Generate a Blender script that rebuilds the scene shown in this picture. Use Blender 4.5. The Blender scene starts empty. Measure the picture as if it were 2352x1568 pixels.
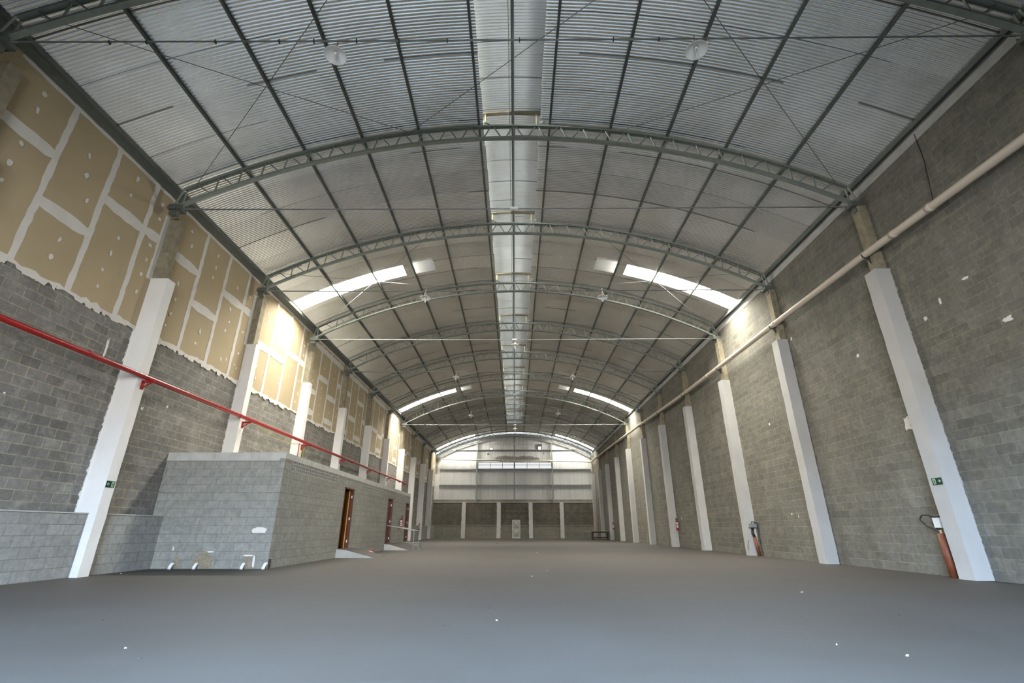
import bpy, math, random
import numpy as np
from mathutils import Vector
R = random.Random(7)
C = bpy.context.scene
COL = C.collection

# ------------------------------------------------------------------ camera, sky, light, exposure
cam_d = bpy.data.cameras.new('camera'); cam = bpy.data.objects.new('camera', cam_d); COL.objects.link(cam)
cam_d.sensor_width = 36; cam_d.lens = 1084.577/2352*36; cam_d.clip_end = 300; cam_d.clip_start = 0.05
cam.location = (0, 0, 0.9864); cam.rotation_euler = (math.pi/2+0.3785, 0, 0.0067)
C.camera = cam

W = bpy.data.worlds.new('sky'); C.world = W; W.use_nodes = True
_n = W.node_tree.nodes; _l = W.node_tree.links
_bg = _n['Background']; _tc = _n.new('ShaderNodeTexCoord'); _sp = _n.new('ShaderNodeSeparateXYZ')
_rp = _n.new('ShaderNodeValToRGB')
_l.new(_tc.outputs['Generated'], _sp.inputs[0]); _l.new(_sp.outputs['Z'], _rp.inputs[0])
_rp.color_ramp.elements[0].position = 0.0; _rp.color_ramp.elements[0].color = (0.06, 0.06, 0.055, 1)
_e = _rp.color_ramp.elements.new(0.03); _e.color = (0.45, 0.48, 0.49, 1)
_rp.color_ramp.elements[-1].position = 0.25; _rp.color_ramp.elements[-1].color = (0.86, 0.93, 1.0, 1)
_l.new(_rp.outputs[0], _bg.inputs[0]); _bg.inputs[1].default_value = 3.0

def area(name, loc, direction, sx, sy, power, color):
    d = bpy.data.lights.new(name, 'AREA'); d.shape = 'RECTANGLE'; d.size = sx; d.size_y = sy
    d.energy = power; d.color = color
    o = bpy.data.objects.new(name, d); COL.objects.link(o); o.location = loc
    o.rotation_euler = Vector(direction).to_track_quat('-Z', 'Y').to_euler()
    return o
SKYC = (1.0, 0.95, 0.86)
for ky, pw in ((16.82, 1700), (37.1, 1650), (57.6, 620)):
    for s in (-1, 1):
        # daylight outside each pair of roof skylights, tilted with the roof
        for x0, x1 in ((4.9, 7.3), (7.3, 9.7)):
            xm = (x0+x1)/2; n = Vector((s*xm, 0, math.sqrt(20.7**2-xm*xm))).normalized()
            p = Vector((s*xm, ky+2.28, -7.9+math.sqrt(20.7**2-xm*xm))) + n*0.35
            L = area('daylight_skylight', p, -n, 1.1, 2.5, pw, SKYC)
            L.rotation_euler = (0, -s*-math.asin(xm/20.7), 0); L.data.size = 2.5; L.data.size_y = 1.1
for s in (-1, 1):   # daylight slipping in along both sides of the ridge vent
    area('daylight_ridge', (s*2.3, 27, 12.95), (-s*1, 0, 0.02), 56, 0.3, 4000 if s < 0 else 420, (0.95, 1, 1) if s < 0 else (0.72, 0.84, 1.0)).rotation_euler = (math.pi/2, 0, s*math.pi/2)
area('daylight_doorway', (-2.0, -7.8, 3.7), (-0.08, 1, 0), 12.0, 4.4, 5500, (0.97, 0.98, 1.0))
# blue sky seen steeply through the doorway, falling on the floor just inside
area('daylight_blue_sky', (-2.2, -5.5, 7.6), (0.45, 1, -0.8), 8.0, 3.4, 14500, (0.34, 0.60, 1.0))
area('daylight_louvres', (0, 63.0, 8.5), (0, -1, 0), 9.5, 0.8, 120, (1, 1, 1))

C.view_settings.view_transform = 'Standard'; C.view_settings.look = 'None'
C.view_settings.exposure = 0.0; C.view_settings.gamma = 1; C.view_settings.use_curve_mapping = False
C.cycles.use_denoising = True; C.cycles.max_bounces = 7; C.cycles.diffuse_bounces = 5
C.cycles.glossy_bounces = 3; C.cycles.transparent_max_bounces = 8; C.cycles.caustics_reflective = False
C.cycles.caustics_refractive = False; C.cycles.sample_clamp_indirect = 8

# ------------------------------------------------------------------ measures of the hall
T1 = 11.124; BAY = 5.0
TY = [T1+BAY*(i-1) for i in range(12)]           # truss 0 .. 11
XR = 9.87; XL = -10.12; XLOW = -9.80             # right wall, left wall, thicker foot of left wall
CZ = -7.9                                        # centre of all roof arcs
def arcz(x, r): return CZ+math.sqrt(r*r-x*x)
RT, RB, RP, RR = 20.50, 20.00, 20.63, 20.665     # top chord, bottom chord, purlin top, roof sheet
YEND = 61.3
AY0_, AY1_ = 13.95, 31.55
ORD = ['nearest', 'second', 'third', 'fourth', 'fifth', 'sixth', 'seventh', 'eighth', 'ninth', 'tenth', 'eleventh', 'farthest']

# ------------------------------------------------------------------ materials
def nt(name):
    m = bpy.data.materials.new(name); m.use_nodes = True
    t = m.node_tree; return m, t.nodes, t.links, t.nodes['Principled BSDF']
def mix(n, l, fac, a, b, mode='MIX'):
    x = n.new('ShaderNodeMix'); x.data_type = 'RGBA'; x.blend_type = mode
    for s, v in ((x.inputs[0], fac), (x.inputs[6], a), (x.inputs[7], b)):
        if hasattr(v, 'is_linked') or hasattr(v, 'links'): l.new(v, s)
        elif isinstance(v, tuple): s.default_value = v+(1,) if len(v) == 3 else v
        else: s.default_value = v
    return x.outputs[2]
def math_(n, l, op, a, b=0.0, c=0.0):
    x = n.new('ShaderNodeMath'); x.operation = op
    for s, v in zip(x.inputs, (a, b, c)):
        if hasattr(v, 'links'): l.new(v, s)
        else: s.default_value = v
    return x.outputs[0]
def ramp(n, l, src, p0, p1, c0=(0, 0, 0), c1=(1, 1, 1)):
    x = n.new('ShaderNodeValToRGB'); e = x.color_ramp.elements
    e[0].position, e[1].position = p0, p1; e[0].color = c0+(1,); e[1].color = c1+(1,)
    l.new(src, x.inputs[0]); return x.outputs[0]
def noise(n, l, vec, scale, detail=4, rough=.6):
    x = n.new('ShaderNodeTexNoise'); x.inputs['Scale'].default_value = scale
    x.inputs['Detail'].default_value = detail; x.inputs['Roughness'].default_value = rough
    if vec is not None: l.new(vec, x.inputs['Vector'])
    return x.outputs[0]
def pos(n): return n.new('ShaderNodeNewGeometry').outputs['Position']
def mapv(n, l, v, sc):
    x = n.new('ShaderNodeVectorMath'); x.operation = 'MULTIPLY'; l.new(v, x.inputs[0]); x.inputs[1].default_value = sc
    return x.outputs[0]

def plain(name, col, rough=.6, metal=0.0, var=.15, scale=4.0, bump=0.0, stain=None, stain_lo=.58, stain_hi=.72):
    m, n, l, b = nt(name)
    p = pos(n)
    nz = noise(n, l, p, scale)
    hi = tuple(min(1, c*(1+var)) for c in col); lo = tuple(c*(1-var) for c in col)
    c = mix(n, l, ramp(n, l, nz, .3, .7), lo, hi)
    if stain:
        f = ramp(n, l, noise(n, l, mapv(n, l, p, (1, 1, .35)), scale*.5, 6, .7), stain_lo, stain_hi)
        c = mix(n, l, f, c, stain)
    l.new(c, b.inputs['Base Color']); b.inputs['Roughness'].default_value = rough; b.inputs['Metallic'].default_value = metal
    if bump:
        bm = n.new('ShaderNodeBump'); bm.inputs['Strength'].default_value = bump; bm.inputs['Distance'].default_value = .02
        l.new(noise(n, l, p, scale*12), bm.inputs['Height']); l.new(bm.outputs[0], b.inputs['Normal'])
    return m

def blocks(name, c1, c2, mortar, dirt, dirt_amt=.5, light=None, light_amt=.3, msize=.012, w=.434, h=.217, zoff=0.0, rowvar=.25, streak=.5):
    m, n, l, b = nt(name)
    g = n.new('ShaderNodeNewGeometry'); sp = n.new('ShaderNodeSeparateXYZ'); l.new(g.outputs['Position'], sp.inputs[0])
    sn = n.new('ShaderNodeSeparateXYZ'); l.new(g.outputs['True Normal'], sn.inputs[0])
    ax = math_(n, l, 'ABSOLUTE', sn.outputs[0]); gt = math_(n, l, 'GREATER_THAN', ax, .5)
    u = math_(n, l, 'ADD', math_(n, l, 'MULTIPLY', sp.outputs[1], gt), math_(n, l, 'MULTIPLY', sp.outputs[0], math_(n, l, 'SUBTRACT', 1.0, gt)))
    z = math_(n, l, 'ADD', sp.outputs[2], 50*h+zoff); u = math_(n, l, 'ADD', u, 40)
    cb = n.new('ShaderNodeCombineXYZ'); l.new(u, cb.inputs[0]); l.new(z, cb.inputs[1])
    # slightly irregular joints
    br = n.new('ShaderNodeTexBrick'); l.new(cb.outputs[0], br.inputs['Vector'])
    br.inputs['Scale'].default_value = 1; br.inputs['Brick Width'].default_value = w; br.inputs['Row Height'].default_value = h
    br.inputs['Mortar Size'].default_value = msize; br.inputs['Mortar Smooth'].default_value = .35; br.inputs['Bias'].default_value = 0
    br.inputs['Color1'].default_value = c1+(1,); br.inputs['Color2'].default_value = c2+(1,); br.inputs['Mortar'].default_value = mortar+(1,)
    # mortar smeared or filled in places
    p = g.outputs['Position']
    fine = noise(n, l, p, 9, 5, .7)
    c = mix(n, l, ramp(n, l, noise(n, l, p, 1.1, 3), .45, .75), br.outputs['Color'], mix(n, l, .55, br.outputs['Color'], c1))
    c = mix(n, l, .55, c, ramp(n, l, fine, .28, .72, (.36, .36, .36), (1.1, 1.1, 1.1)), 'MULTIPLY')
    row = n.new('ShaderNodeTexWhiteNoise'); row.noise_dimensions = '1D'
    l.new(math_(n, l, 'FLOOR', math_(n, l, 'DIVIDE', z, h)), row.inputs['W'])
    rv = ramp(n, l, row.outputs[0], 0, 1, (1-rowvar,)*3, (1, 1, 1))
    patch = ramp(n, l, noise(n, l, mapv(n, l, cb.outputs[0], (.35, .2, 1)), 1, 3), .4, .6)
    c = mix(n, l, patch, c, mix(n, l, 1.0, c, rv, 'MULTIPLY'))
    sv = noise(n, l, mapv(n, l, cb.outputs[0], (1.6, .22, 1)), 1.3, 6, .65)
    c = mix(n, l, math_(n, l, 'MULTIPLY', ramp(n, l, sv, .42, .72), dirt_amt), c, dirt)
    if light:
        lv = noise(n, l, mapv(n, l, cb.outputs[0], (4.6*streak+.4, 3.2, 1)), .8, 5, .7)
        c = mix(n, l, math_(n, l, 'MULTIPLY', ramp(n, l, lv, .52, .70), light_amt), c, light)
    l.new(c, b.inputs['Base Color']); b.inputs['Roughness'].default_value = .9
    b.inputs['Specular IOR Level'].default_value = .2
    bm = n.new('ShaderNodeBump'); bm.inputs['Strength'].default_value = .55; bm.inputs['Distance'].default_value = .012
    hgt = math_(n, l, 'ADD', math_(n, l, 'MULTIPLY', br.outputs['Fac'], -1.0), math_(n, l, 'MULTIPLY', fine, .5))
    l.new(hgt, bm.inputs['Height']); l.new(bm.outputs[0], b.inputs['Normal'])
    return m

M = {}
M['block_right'] = blocks('block_right', (0.188, 0.179, 0.148), (0.248, 0.238, 0.200), (0.302, 0.284, 0.218), (0.121, 0.113, 0.091), .5, (0.363, 0.333, 0.230), .30)
M['block_left'] = blocks('block_left', (0.203, 0.195, 0.176), (0.286, 0.277, 0.255), (0.396, 0.363, 0.275), (0.143, 0.132, 0.110), .4, (0.396, 0.374, 0.319), .5, msize=.016)
M['block_low'] = blocks('block_low', (0.316, 0.316, 0.293), (0.372, 0.372, 0.344), (0.270, 0.256, 0.214), (0.242, 0.233, 0.205), .35, msize=.010, rowvar=.12)
M['block_annex'] = blocks('block_annex', (0.284, 0.283, 0.250), (0.330, 0.327, 0.290), (0.231, 0.215, 0.176), (0.208, 0.205, 0.180), .45, (0.385, 0.352, 0.284), .4, msize=.010, rowvar=.15)
M['block_end'] = blocks('block_end', (0.170, 0.153, 0.119), (0.238, 0.217, 0.174), (0.264, 0.242, 0.187), (0.102, 0.089, 0.068), .6, (0.204, 0.187, 0.153), .3, w=.40, h=.2)
M['block_end_low'] = blocks('block_end_low', (0.336, 0.319, 0.258), (0.403, 0.381, 0.314), (0.302, 0.280, 0.224), (0.179, 0.168, 0.134), .4, w=.40, h=.2)
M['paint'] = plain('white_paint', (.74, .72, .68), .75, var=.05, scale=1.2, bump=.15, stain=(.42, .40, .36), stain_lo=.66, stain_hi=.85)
M['paint_right'] = plain('dimmed_white_paint', (.46, .45, .425), .75, var=.06, scale=1.2, bump=.15, stain=(.38, .37, .34), stain_lo=.62, stain_hi=.85)  # same white paint, darkened so its colour carries the vignetting at near right
M['concrete_raw'] = plain('raw_concrete', (.27, .235, .16), .9, var=.25, scale=5, bump=.3, stain=(.16, .14, .10))
M['plaster'] = plain('lime_plaster', (.46, .45, .42), .9, var=.12, scale=2.5, bump=.2)
M['cement'] = plain('cement_render', (.44, .435, .40), .9, var=.12, scale=3, bump=.2, stain=(.30, .28, .22))
M['cement_dark'] = plain('cast_vent_block', (.30, .29, .26), .9, var=.15, scale=6)
M['drywall'] = plain('gypsum_board_paper', (.42, .335, .205), .85, var=.06, scale=.7, stain=(.30, .245, .16), stain_lo=.60, stain_hi=.9)
M['compound'] = plain('joint_compound', (.66, .63, .57), .85, var=.05, scale=3)
M['steel'] = plain('primed_steel', (.26, .29, .255), .55, .25, .12, 6)
M['purlin'] = plain('dark_steel', (.135, .148, .13), .55, .3, .12, 6)
M['steel_light'] = plain('grey_steel', (.27, .29, .28), .5, .3, .1, 5)
M['cable'] = plain('steel_cable', (.16, .16, .15), .5, .4, .1, 5)
M['black'] = plain('black_rubber', (.02, .02, .022), .5, 0, .2, 10)
M['pvc'] = plain('cream_pvc', (.60, .52, .42), .45, 0, .06, 2)
M['pvc_white'] = plain('white_pvc', (.75, .75, .73), .4, 0, .04, 4)
M['red'] = plain('red_enamel', (.28, .012, .012), .35, 0, .15, 3)
M['yellow'] = plain('yellow_conduit', (.36, .31, .03), .5, 0, .1, 3)
M['terracotta'] = plain('terracotta_pipe', (.17, .048, .02), .6, 0, .25, 6, stain=(.16, .07, .04))
M['lampwhite'] = plain('white_enamel', (.80, .80, .77), .35, 0, .02, 4)
M['brass'] = plain('lamp_holder', (.45, .36, .2), .5, .3, .1, 9)
M['wood_dark'] = plain('dark_red_wood', (.085, .022, .012), .4, 0, .35, 3)
M['wood_frame'] = plain('reddish_brown_wood', (.10, .028, .013), .4, 0, .25, 5)
M['wood_orange'] = plain('varnished_orange_wood', (.62, .27, .06), .35, 0, .15, 5)
M['wood_raw'] = plain('raw_plank', (.33, .24, .14), .8, 0, .2, 6)
M['table_wood'] = plain('weathered_dark_wood', (.05, .045, .035), .8, 0, .2, 6)
M['table_top'] = plain('pale_board', (.36, .30, .25), .8, 0, .15, 6)
M['green'] = plain('sign_green', (.004, .035, .022), .4, 0, .05, 4)
M['signpale'] = plain('sign_pale_green', (.45, .65, .38), .5, 0, .03, 4)
M['paper'] = plain('paper_scrap', (.5, .49, .45), .9, 0, .05, 9)
M['dark_scrap'] = plain('dark_scrap', (.04, .035, .03), .9, 0, .1, 9)
M['tan_scrap'] = plain('tan_scrap', (.38, .30, .2), .9, 0, .1, 9)
M['rubble'] = plain('broken_mortar', (.27, .23, .16), .95, 0, .25, 12, bump=.6)
M['galv_panel'] = plain('galvanised_panel', (.42, .41, .37), .45, .5, .1, 6)
M['inside_shade'] = plain('interior_shade', (.03, .022, .018), .8, 0, .3, 5)  # near-black colour standing in for the shade inside the annex
M['redcloth'] = plain('red_cloth', (.4, .03, .03), .9, 0, .1, 5)

def roof_mat(name, base, metal=.45, rough=.42, amp=.22):
    m, n, l, b = nt(name)
    p = pos(n); sp = n.new('ShaderNodeSeparateXYZ'); l.new(p, sp.inputs[0])
    ux = math_(n, l, 'MULTIPLY', sp.outputs[0], 1/1.72)
    cell = n.new('ShaderNodeCombineXYZ')
    l.new(math_(n, l, 'FLOOR', ux), cell.inputs[0])
    l.new(math_(n, l, 'FLOOR', math_(n, l, 'MULTIPLY', sp.outputs[1], 1/1.1)), cell.inputs[1])
    wn = n.new('ShaderNodeTexWhiteNoise'); wn.noise_dimensions = '3D'; l.new(cell.outputs[0], wn.inputs['Vector'])
    wy = n.new('ShaderNodeTexWhiteNoise'); wy.noise_dimensions = '1D'; l.new(math_(n, l, 'FLOOR', math_(n, l, 'MULTIPLY', sp.outputs[1], 1/1.1)), wy.inputs['W'])
    v = math_(n, l, 'ADD', math_(n, l, 'MULTIPLY', wn.outputs[0], .3), math_(n, l, 'MULTIPLY', wy.outputs[0], .7))
    c = mix(n, l, v, tuple(x*(1-amp) for x in base), tuple(x*(1+amp) for x in base))
    c = mix(n, l, ramp(n, l, noise(n, l, p, .8, 5), .35, .75), c, mix(n, l, 1.0, c, (.84, .83, .80), 'MULTIPLY'))
    # dark lap line between neighbouring sheets
    fr = math_(n, l, 'FRACT', math_(n, l, 'MULTIPLY', sp.outputs[1], 1/1.1))
    ln = math_(n, l, 'LESS_THAN', fr, .03)
    c = mix(n, l, math_(n, l, 'MULTIPLY', ln, math_(n, l, 'MULTIPLY', math_(n, l, 'GREATER_THAN', wn.outputs[0], .45), .75)), c, (.05, .05, .045))
    l.new(c, b.inputs['Base Color']); b.inputs['Metallic'].default_value = metal; b.inputs['Roughness'].default_value = rough
    return m
M['roof'] = roof_mat('galvanised_corrugated_sheet', (.96, .94, .875), .80, .27, .15)
M['cap'] = roof_mat('ridge_cap_sheet', (.88, .90, .89), .35, .4, .04)

def glaze():
    m, n, l, b = nt('translucent_fibreglass'); n.remove(b)
    o = n['Material Output']; t = n.new('ShaderNodeBsdfTransparent'); t.inputs[0].default_value = (.92, .93, .92, 1)
    d = n.new('ShaderNodeBsdfTranslucent'); d.inputs[0].default_value = (.9, .9, .88, 1)
    x = n.new('ShaderNodeMixShader'); x.inputs[0].default_value = .18
    l.new(t.outputs[0], x.inputs[1]); l.new(d.outputs[0], x.inputs[2]); l.new(x.outputs[0], o.inputs[0]); return m
M['glaze'] = glaze()
def glaze_dense():
    m, n, l, b = nt('dense_translucent_sheet'); n.remove(b)
    o = n['Material Output']; t = n.new('ShaderNodeBsdfDiffuse'); t.inputs[0].default_value = (.8, .8, .77, 1)
    d = n.new('ShaderNodeBsdfTranslucent'); d.inputs[0].default_value = (.085, .084, .078, 1)
    x = n.new('ShaderNodeMixShader'); x.inputs[0].default_value = .5
    l.new(t.outputs[0], x.inputs[1]); l.new(d.outputs[0], x.inputs[2]); l.new(x.outputs[0], o.inputs[0]); return m
M['glaze_dense'] = glaze_dense()

def floor_mat():
    m, n, l, b = nt('dusty_concrete_floor')
    p = pos(n)
    a = noise(n, l, p, .28, 5, .6); f = noise(n, l, mapv(n, l, p, (1, .5, 1)), 2.2, 7, .7); g = noise(n, l, p, 45, 3, .6)
    c = mix(n, l, ramp(n, l, a, .35, .68), (.064, .057, .048), (.084, .077, .067))
    c = mix(n, l, math_(n, l, 'MULTIPLY', ramp(n, l, f, .5, .78), .35), c, (.055, .05, .043))
    c = mix(n, l, .35, c, ramp(n, l, g, .3, .75, (.7, .7, .7), (1.12, 1.12, 1.12)), 'MULTIPLY')
    # long pale scuffs
    s = noise(n, l, mapv(n, l, p, (.5, 5, 1)), 1.6, 5, .75)
    c = mix(n, l, math_(n, l, 'MULTIPLY', ramp(n, l, s, .60, .78), .3), c, (.125, .117, .103))
    # damp dark patch along the foot of the annex
    sp = n.new('ShaderNodeSeparateXYZ'); l.new(p, sp.inputs[0])
    dx = math_(n, l, 'DIVIDE', math_(n, l, 'ADD', sp.outputs[0], 8.3), 1.9); dy = math_(n, l, 'DIVIDE', math_(n, l, 'SUBTRACT', sp.outputs[1], 13.4), .75)
    d2 = math_(n, l, 'ADD', math_(n, l, 'MULTIPLY', dx, dx), math_(n, l, 'MULTIPLY', dy, dy))
    d2 = math_(n, l, 'ADD', d2, math_(n, l, 'MULTIPLY', f, .9))
    c = mix(n, l, ramp(n, l, d2, .8, 1.7, (.85,)*3, (0, 0, 0)), c, (.05, .045, .04))
    l.new(c, b.inputs['Base Color'])
    l.new(ramp(n, l, a, .3, .7, (.62,)*3, (.78,)*3), b.inputs['Roughness']); b.inputs['Specular IOR Level'].default_value = .22
    bm = n.new('ShaderNodeBump'); bm.inputs['Strength'].default_value = .12; bm.inputs['Distance'].default_value = .01
    l.new(f, bm.inputs['Height']); l.new(bm.outputs[0], b.inputs['Normal'])
    return m
M['floor'] = floor_mat()

def clad_mat():
    m, n, l, b = nt('end_wall_cladding')
    p = pos(n); sp = n.new('ShaderNodeSeparateXYZ'); l.new(p, sp.inputs[0])
    v = noise(n, l, mapv(n, l, p, (5, 1, .12)), 1.5, 6, .7)
    c = mix(n, l, ramp(n, l, v, .35, .7), (.58, .57, .55), (.70, .695, .675))
    fr = math_(n, l, 'LESS_THAN', math_(n, l, 'FRACT', math_(n, l, 'MULTIPLY', sp.outputs[0], .9)), .03)
    c = mix(n, l, math_(n, l, 'MULTIPLY', fr, .25), c, (.3, .3, .28))
    # soot above the louvres
    dz = math_(n, l, 'DIVIDE', math_(n, l, 'SUBTRACT', sp.outputs[2], 9.35), .55); dx = math_(n, l, 'DIVIDE', sp.outputs[0], 3.9)
    d2 = math_(n, l, 'ADD', math_(n, l, 'POWER', math_(n, l, 'ABSOLUTE', dx), 4.0), math_(n, l, 'MULTIPLY', dz, dz))
    d2 = math_(n, l, 'ADD', d2, math_(n, l, 'MULTIPLY', noise(n, l, p, 1.4, 6, .7), 1.2))
    c = mix(n, l, ramp(n, l, d2, .95, 2.3, (.85,)*3, (0, 0, 0)), c, (.16, .145, .13))
    st = noise(n, l, mapv(n, l, p, (6, 1, .35)), 1.2, 6, .75)
    up = ramp(n, l, math_(n, l, 'MULTIPLY', sp.outputs[2], .1), .9, 1.0)
    c = mix(n, l, math_(n, l, 'MULTIPLY', math_(n, l, 'MULTIPLY', ramp(n, l, st, .5, .7), up), .6), c, (.28, .26, .24))
    l.new(c, b.inputs['Base Color']); b.inputs['Metallic'].default_value = .2; b.inputs['Roughness'].default_value = .5
    return m
M['clad'] = clad_mat()

# ------------------------------------------------------------------ mesh building
ORG = {}
class MB:
    def __init__(s): s.v = []; s.f = []
    def add(s, vs, fs):
        k = len(s.v); s.v += [tuple(map(float, v)) for v in vs]; s.f += [tuple(k+i for i in f) for f in fs]; return s
    def hexa(s, p):   # 8 points: bottom 4, top 4
        return s.add(p, [(0, 3, 2, 1), (4, 5, 6, 7), (0, 1, 5, 4), (1, 2, 6, 5), (2, 3, 7, 6), (3, 0, 4, 7)])
    def box(s, x0, x1, y0, y1, z0, z1, bev=0):
        x0, x1 = min(x0, x1), max(x0, x1); y0, y1 = min(y0, y1), max(y0, y1)
        return s.hexa([(x0, y0, z0), (x1, y0, z0), (x1, y1, z0), (x0, y1, z0), (x0, y0, z1), (x1, y0, z1), (x1, y1, z1), (x0, y1, z1)])
    def bar(s, a, b, w, h, up=(0, 1, 0)):
        a, b = Vector(a), Vector(b); d = (b-a).normalized(); u = Vector(up)
        sd = d.cross(u)
        if sd.length < 1e-4: sd = d.cross(Vector((1, 0, 0)))
        sd.normalize(); u = sd.cross(d).normalized(); sd *= h/2; u *= w/2
        return s.hexa([a-sd-u, a+sd-u, a+sd+u, a-sd+u, b-sd-u, b+sd-u, b+sd+u, b-sd+u])
    def tube(s, pts, r, seg=10, cap=True):
        pts = [Vector(p) for p in pts]; rings = []; n = None
        for i, p in enumerate(pts):
            d = (pts[min(i+1, len(pts)-1)]-pts[max(i-1, 0)]).normalized()
            if n is None:
                n = d.orthogonal().normalized()
            n = (n-d*n.dot(d)).normalized(); b = d.cross(n); rr = r[i] if isinstance(r, (list, tuple)) else r
            rings.append([p+(n*math.cos(t)+b*math.sin(t))*rr for t in [2*math.pi*k/seg for k in range(seg)]])
        fs = []
        for i in range(len(rings)-1):
            for k in range(seg): fs.append((i*seg+k, i*seg+(k+1) % seg, (i+1)*seg+(k+1) % seg, (i+1)*seg+k))
        if cap: fs.append(tuple(range(seg-1, -1, -1))); fs.append(tuple((len(rings)-1)*seg+k for k in range(seg)))
        return s.add([v for rg in rings for v in rg], fs)
    def lathe(s, prof, c, seg=24):   # profile (r, z) about vertical axis through c
        vs = []; fs = []
        for r, z in prof:
            for k in range(seg): t = 2*math.pi*k/seg; vs.append((c[0]+r*math.cos(t), c[1]+r*math.sin(t), c[2]+z))
        for i in range(len(prof)-1):
            for k in range(seg): fs.append((i*seg+k, i*seg+(k+1) % seg, (i+1)*seg+(k+1) % seg, (i+1)*seg+k))
        return s.add(vs, fs)
    def extr(s, poly, axis, a, b):   # 2-D polygon extruded along an axis (0:x with (y,z), 1:y with (x,z), 2:z with (x,y))
        n = len(poly)
        def P(q, t): return (t, q[0], q[1]) if axis == 0 else (q[0], t, q[1]) if axis == 1 else (q[0], q[1], t)
        return s.add([P(q, a) for q in poly]+[P(q, b) for q in poly],
                     [tuple(range(n)), tuple(range(2*n-1, n-1, -1))]+[(i, (i+1) % n, n+(i+1) % n, n+i) for i in range(n)])
    def build(s, name, mat, parent=None, smooth=False, org=None):
        v = np.array(s.v, dtype=float)
        if parent is not None: o_ = ORG[parent.name]
        else: o_ = org if org is not None else ((v[:, 0].min()+v[:, 0].max())/2, (v[:, 1].min()+v[:, 1].max())/2, v[:, 2].min())
        v = v-np.array(o_)
        me = bpy.data.meshes.new(name); me.from_pydata(v.tolist(), [], s.f)
        me.materials.append(M[mat] if isinstance(mat, str) else mat)
        me.validate(); me.update()
        import bmesh
        bm = bmesh.new(); bm.from_mesh(me); bmesh.ops.recalc_face_normals(bm, faces=bm.faces)
        for f in bm.faces: f.smooth = smooth
        bm.to_mesh(me); bm.free()
        ob = bpy.data.objects.new(name, me); COL.objects.link(ob)
        if parent is not None: ob.parent = parent; ORG[ob.name] = o_
        else: ob.location = o_; ORG[ob.name] = tuple(o_)
        return ob
def tag(o, label, cat, group=None, kind=None):
    o['label'] = label; o['category'] = cat
    if group: o['group'] = group
    if kind: o['kind'] = kind
    return o
def thing(name, loc, label, cat, group=None):
    o = bpy.data.objects.new(name, None); COL.objects.link(o); o.location = loc; o.empty_display_size = .2
    ORG[o.name] = tuple(loc); return tag(o, label, cat, group)
def struct(o): o['kind'] = 'structure'; return o
def dup(root, loc, label=None, group=None):
    r = root.copy(); COL.objects.link(r); r.location = loc; ORG[r.name] = tuple(loc)
    if label: r['label'] = label
    if group: r['group'] = group
    def rec(src, dst):
        for ch in src.children:
            c = ch.copy(); COL.objects.link(c); c.parent = dst; rec(ch, c)
    rec(root, r); return r

def wallgrid(mb, axis, t0, t1, u0, u1, z0, z1, holes):
    """thick wall slab with rectangular holes; axis 0: normal x (u=y); axis 1: normal y (u=x)"""
    us = sorted({u0, u1, *[h[0] for h in holes], *[h[1] for h in holes]}); zs = sorted({z0, z1, *[h[2] for h in holes], *[h[3] for h in holes]})
    us = [u for u in us if u0 <= u <= u1]; zs = [z for z in zs if z0 <= z <= z1]
    for i in range(len(us)-1):
        run = None
        for j in range(len(zs)-1):
            um, zm = (us[i]+us[i+1])/2, (zs[j]+zs[j+1])/2
            solid = not any(h[0] < um < h[1] and h[2] < zm < h[3] for h in holes)
            if solid:
                if run is None: run = zs[j]
                end = zs[j+1]
            if run is not None and (not solid or j == len(zs)-2):
                if axis == 0: mb.box(t0, t1, us[i], us[i+1], run, end)
                else: mb.box(us[i], us[i+1], t0, t1, run, end)
                run = None
    return mb

# ------------------------------------------------------------------ floor and walls
struct(MB().box(-14, 14, -4, 66, -.3, 0).build('floor', 'floor'))
struct(MB().box(XR, XR+.3, -1.5, YEND+.3, 0, 10.16).build('wall_right', 'block_right'))
struct(MB().box(XR-.012, XR+.0, -1.5, YEND, 9.86, 10.18).build('trim_1', 'plaster'))
struct(MB().box(XL-.3, XL, -1.5, YEND+.3, 0, 10.10).build('wall_left', 'block_left'))
YC = [T1+.494+BAY*(i-1) for i in range(12)]      # left column rows
_ft, _led = MB(), MB(); _ya = -1.5
for _yc in YC+[YEND+.155]:
    for _a, _b in ([(_ya, min(_yc-.155, AY0_)), (AY1_, _yc-.155)] if _ya < AY0_ < _yc or _ya < AY1_ < _yc else [(_ya, _yc-.155)]) if True else []:
        if _b-_a < .05 or (AY0_ <= _a < AY1_ and _b <= AY1_+.01): continue
        _ft.box(XL+.002, XLOW, _a, _b, 0, 1.315); _led.box(XL+.002, XLOW+.012, _a, _b, 1.315, 1.34)
    _ya = _yc+.155
struct(_ft.build('wall_left_foot', 'block_low')); struct(_led.build('trim_2', 'cement'))
XD = XL+.02
struct(MB().box(XL+.001, XD, -1.5, YEND, 5.95, 10.12).build('wall_left_drywall', 'drywall'))
_fw = wallgrid(MB(), 1, -1.6, -1.2, XL-.3, XR+.3, 0, 12.7, [(-6.2, 4.8, -1, 5.6)])  # unseen front wall, added with its opening sized to shape the incoming daylight
struct(_fw.build('wall_front', 'block_right'))

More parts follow.
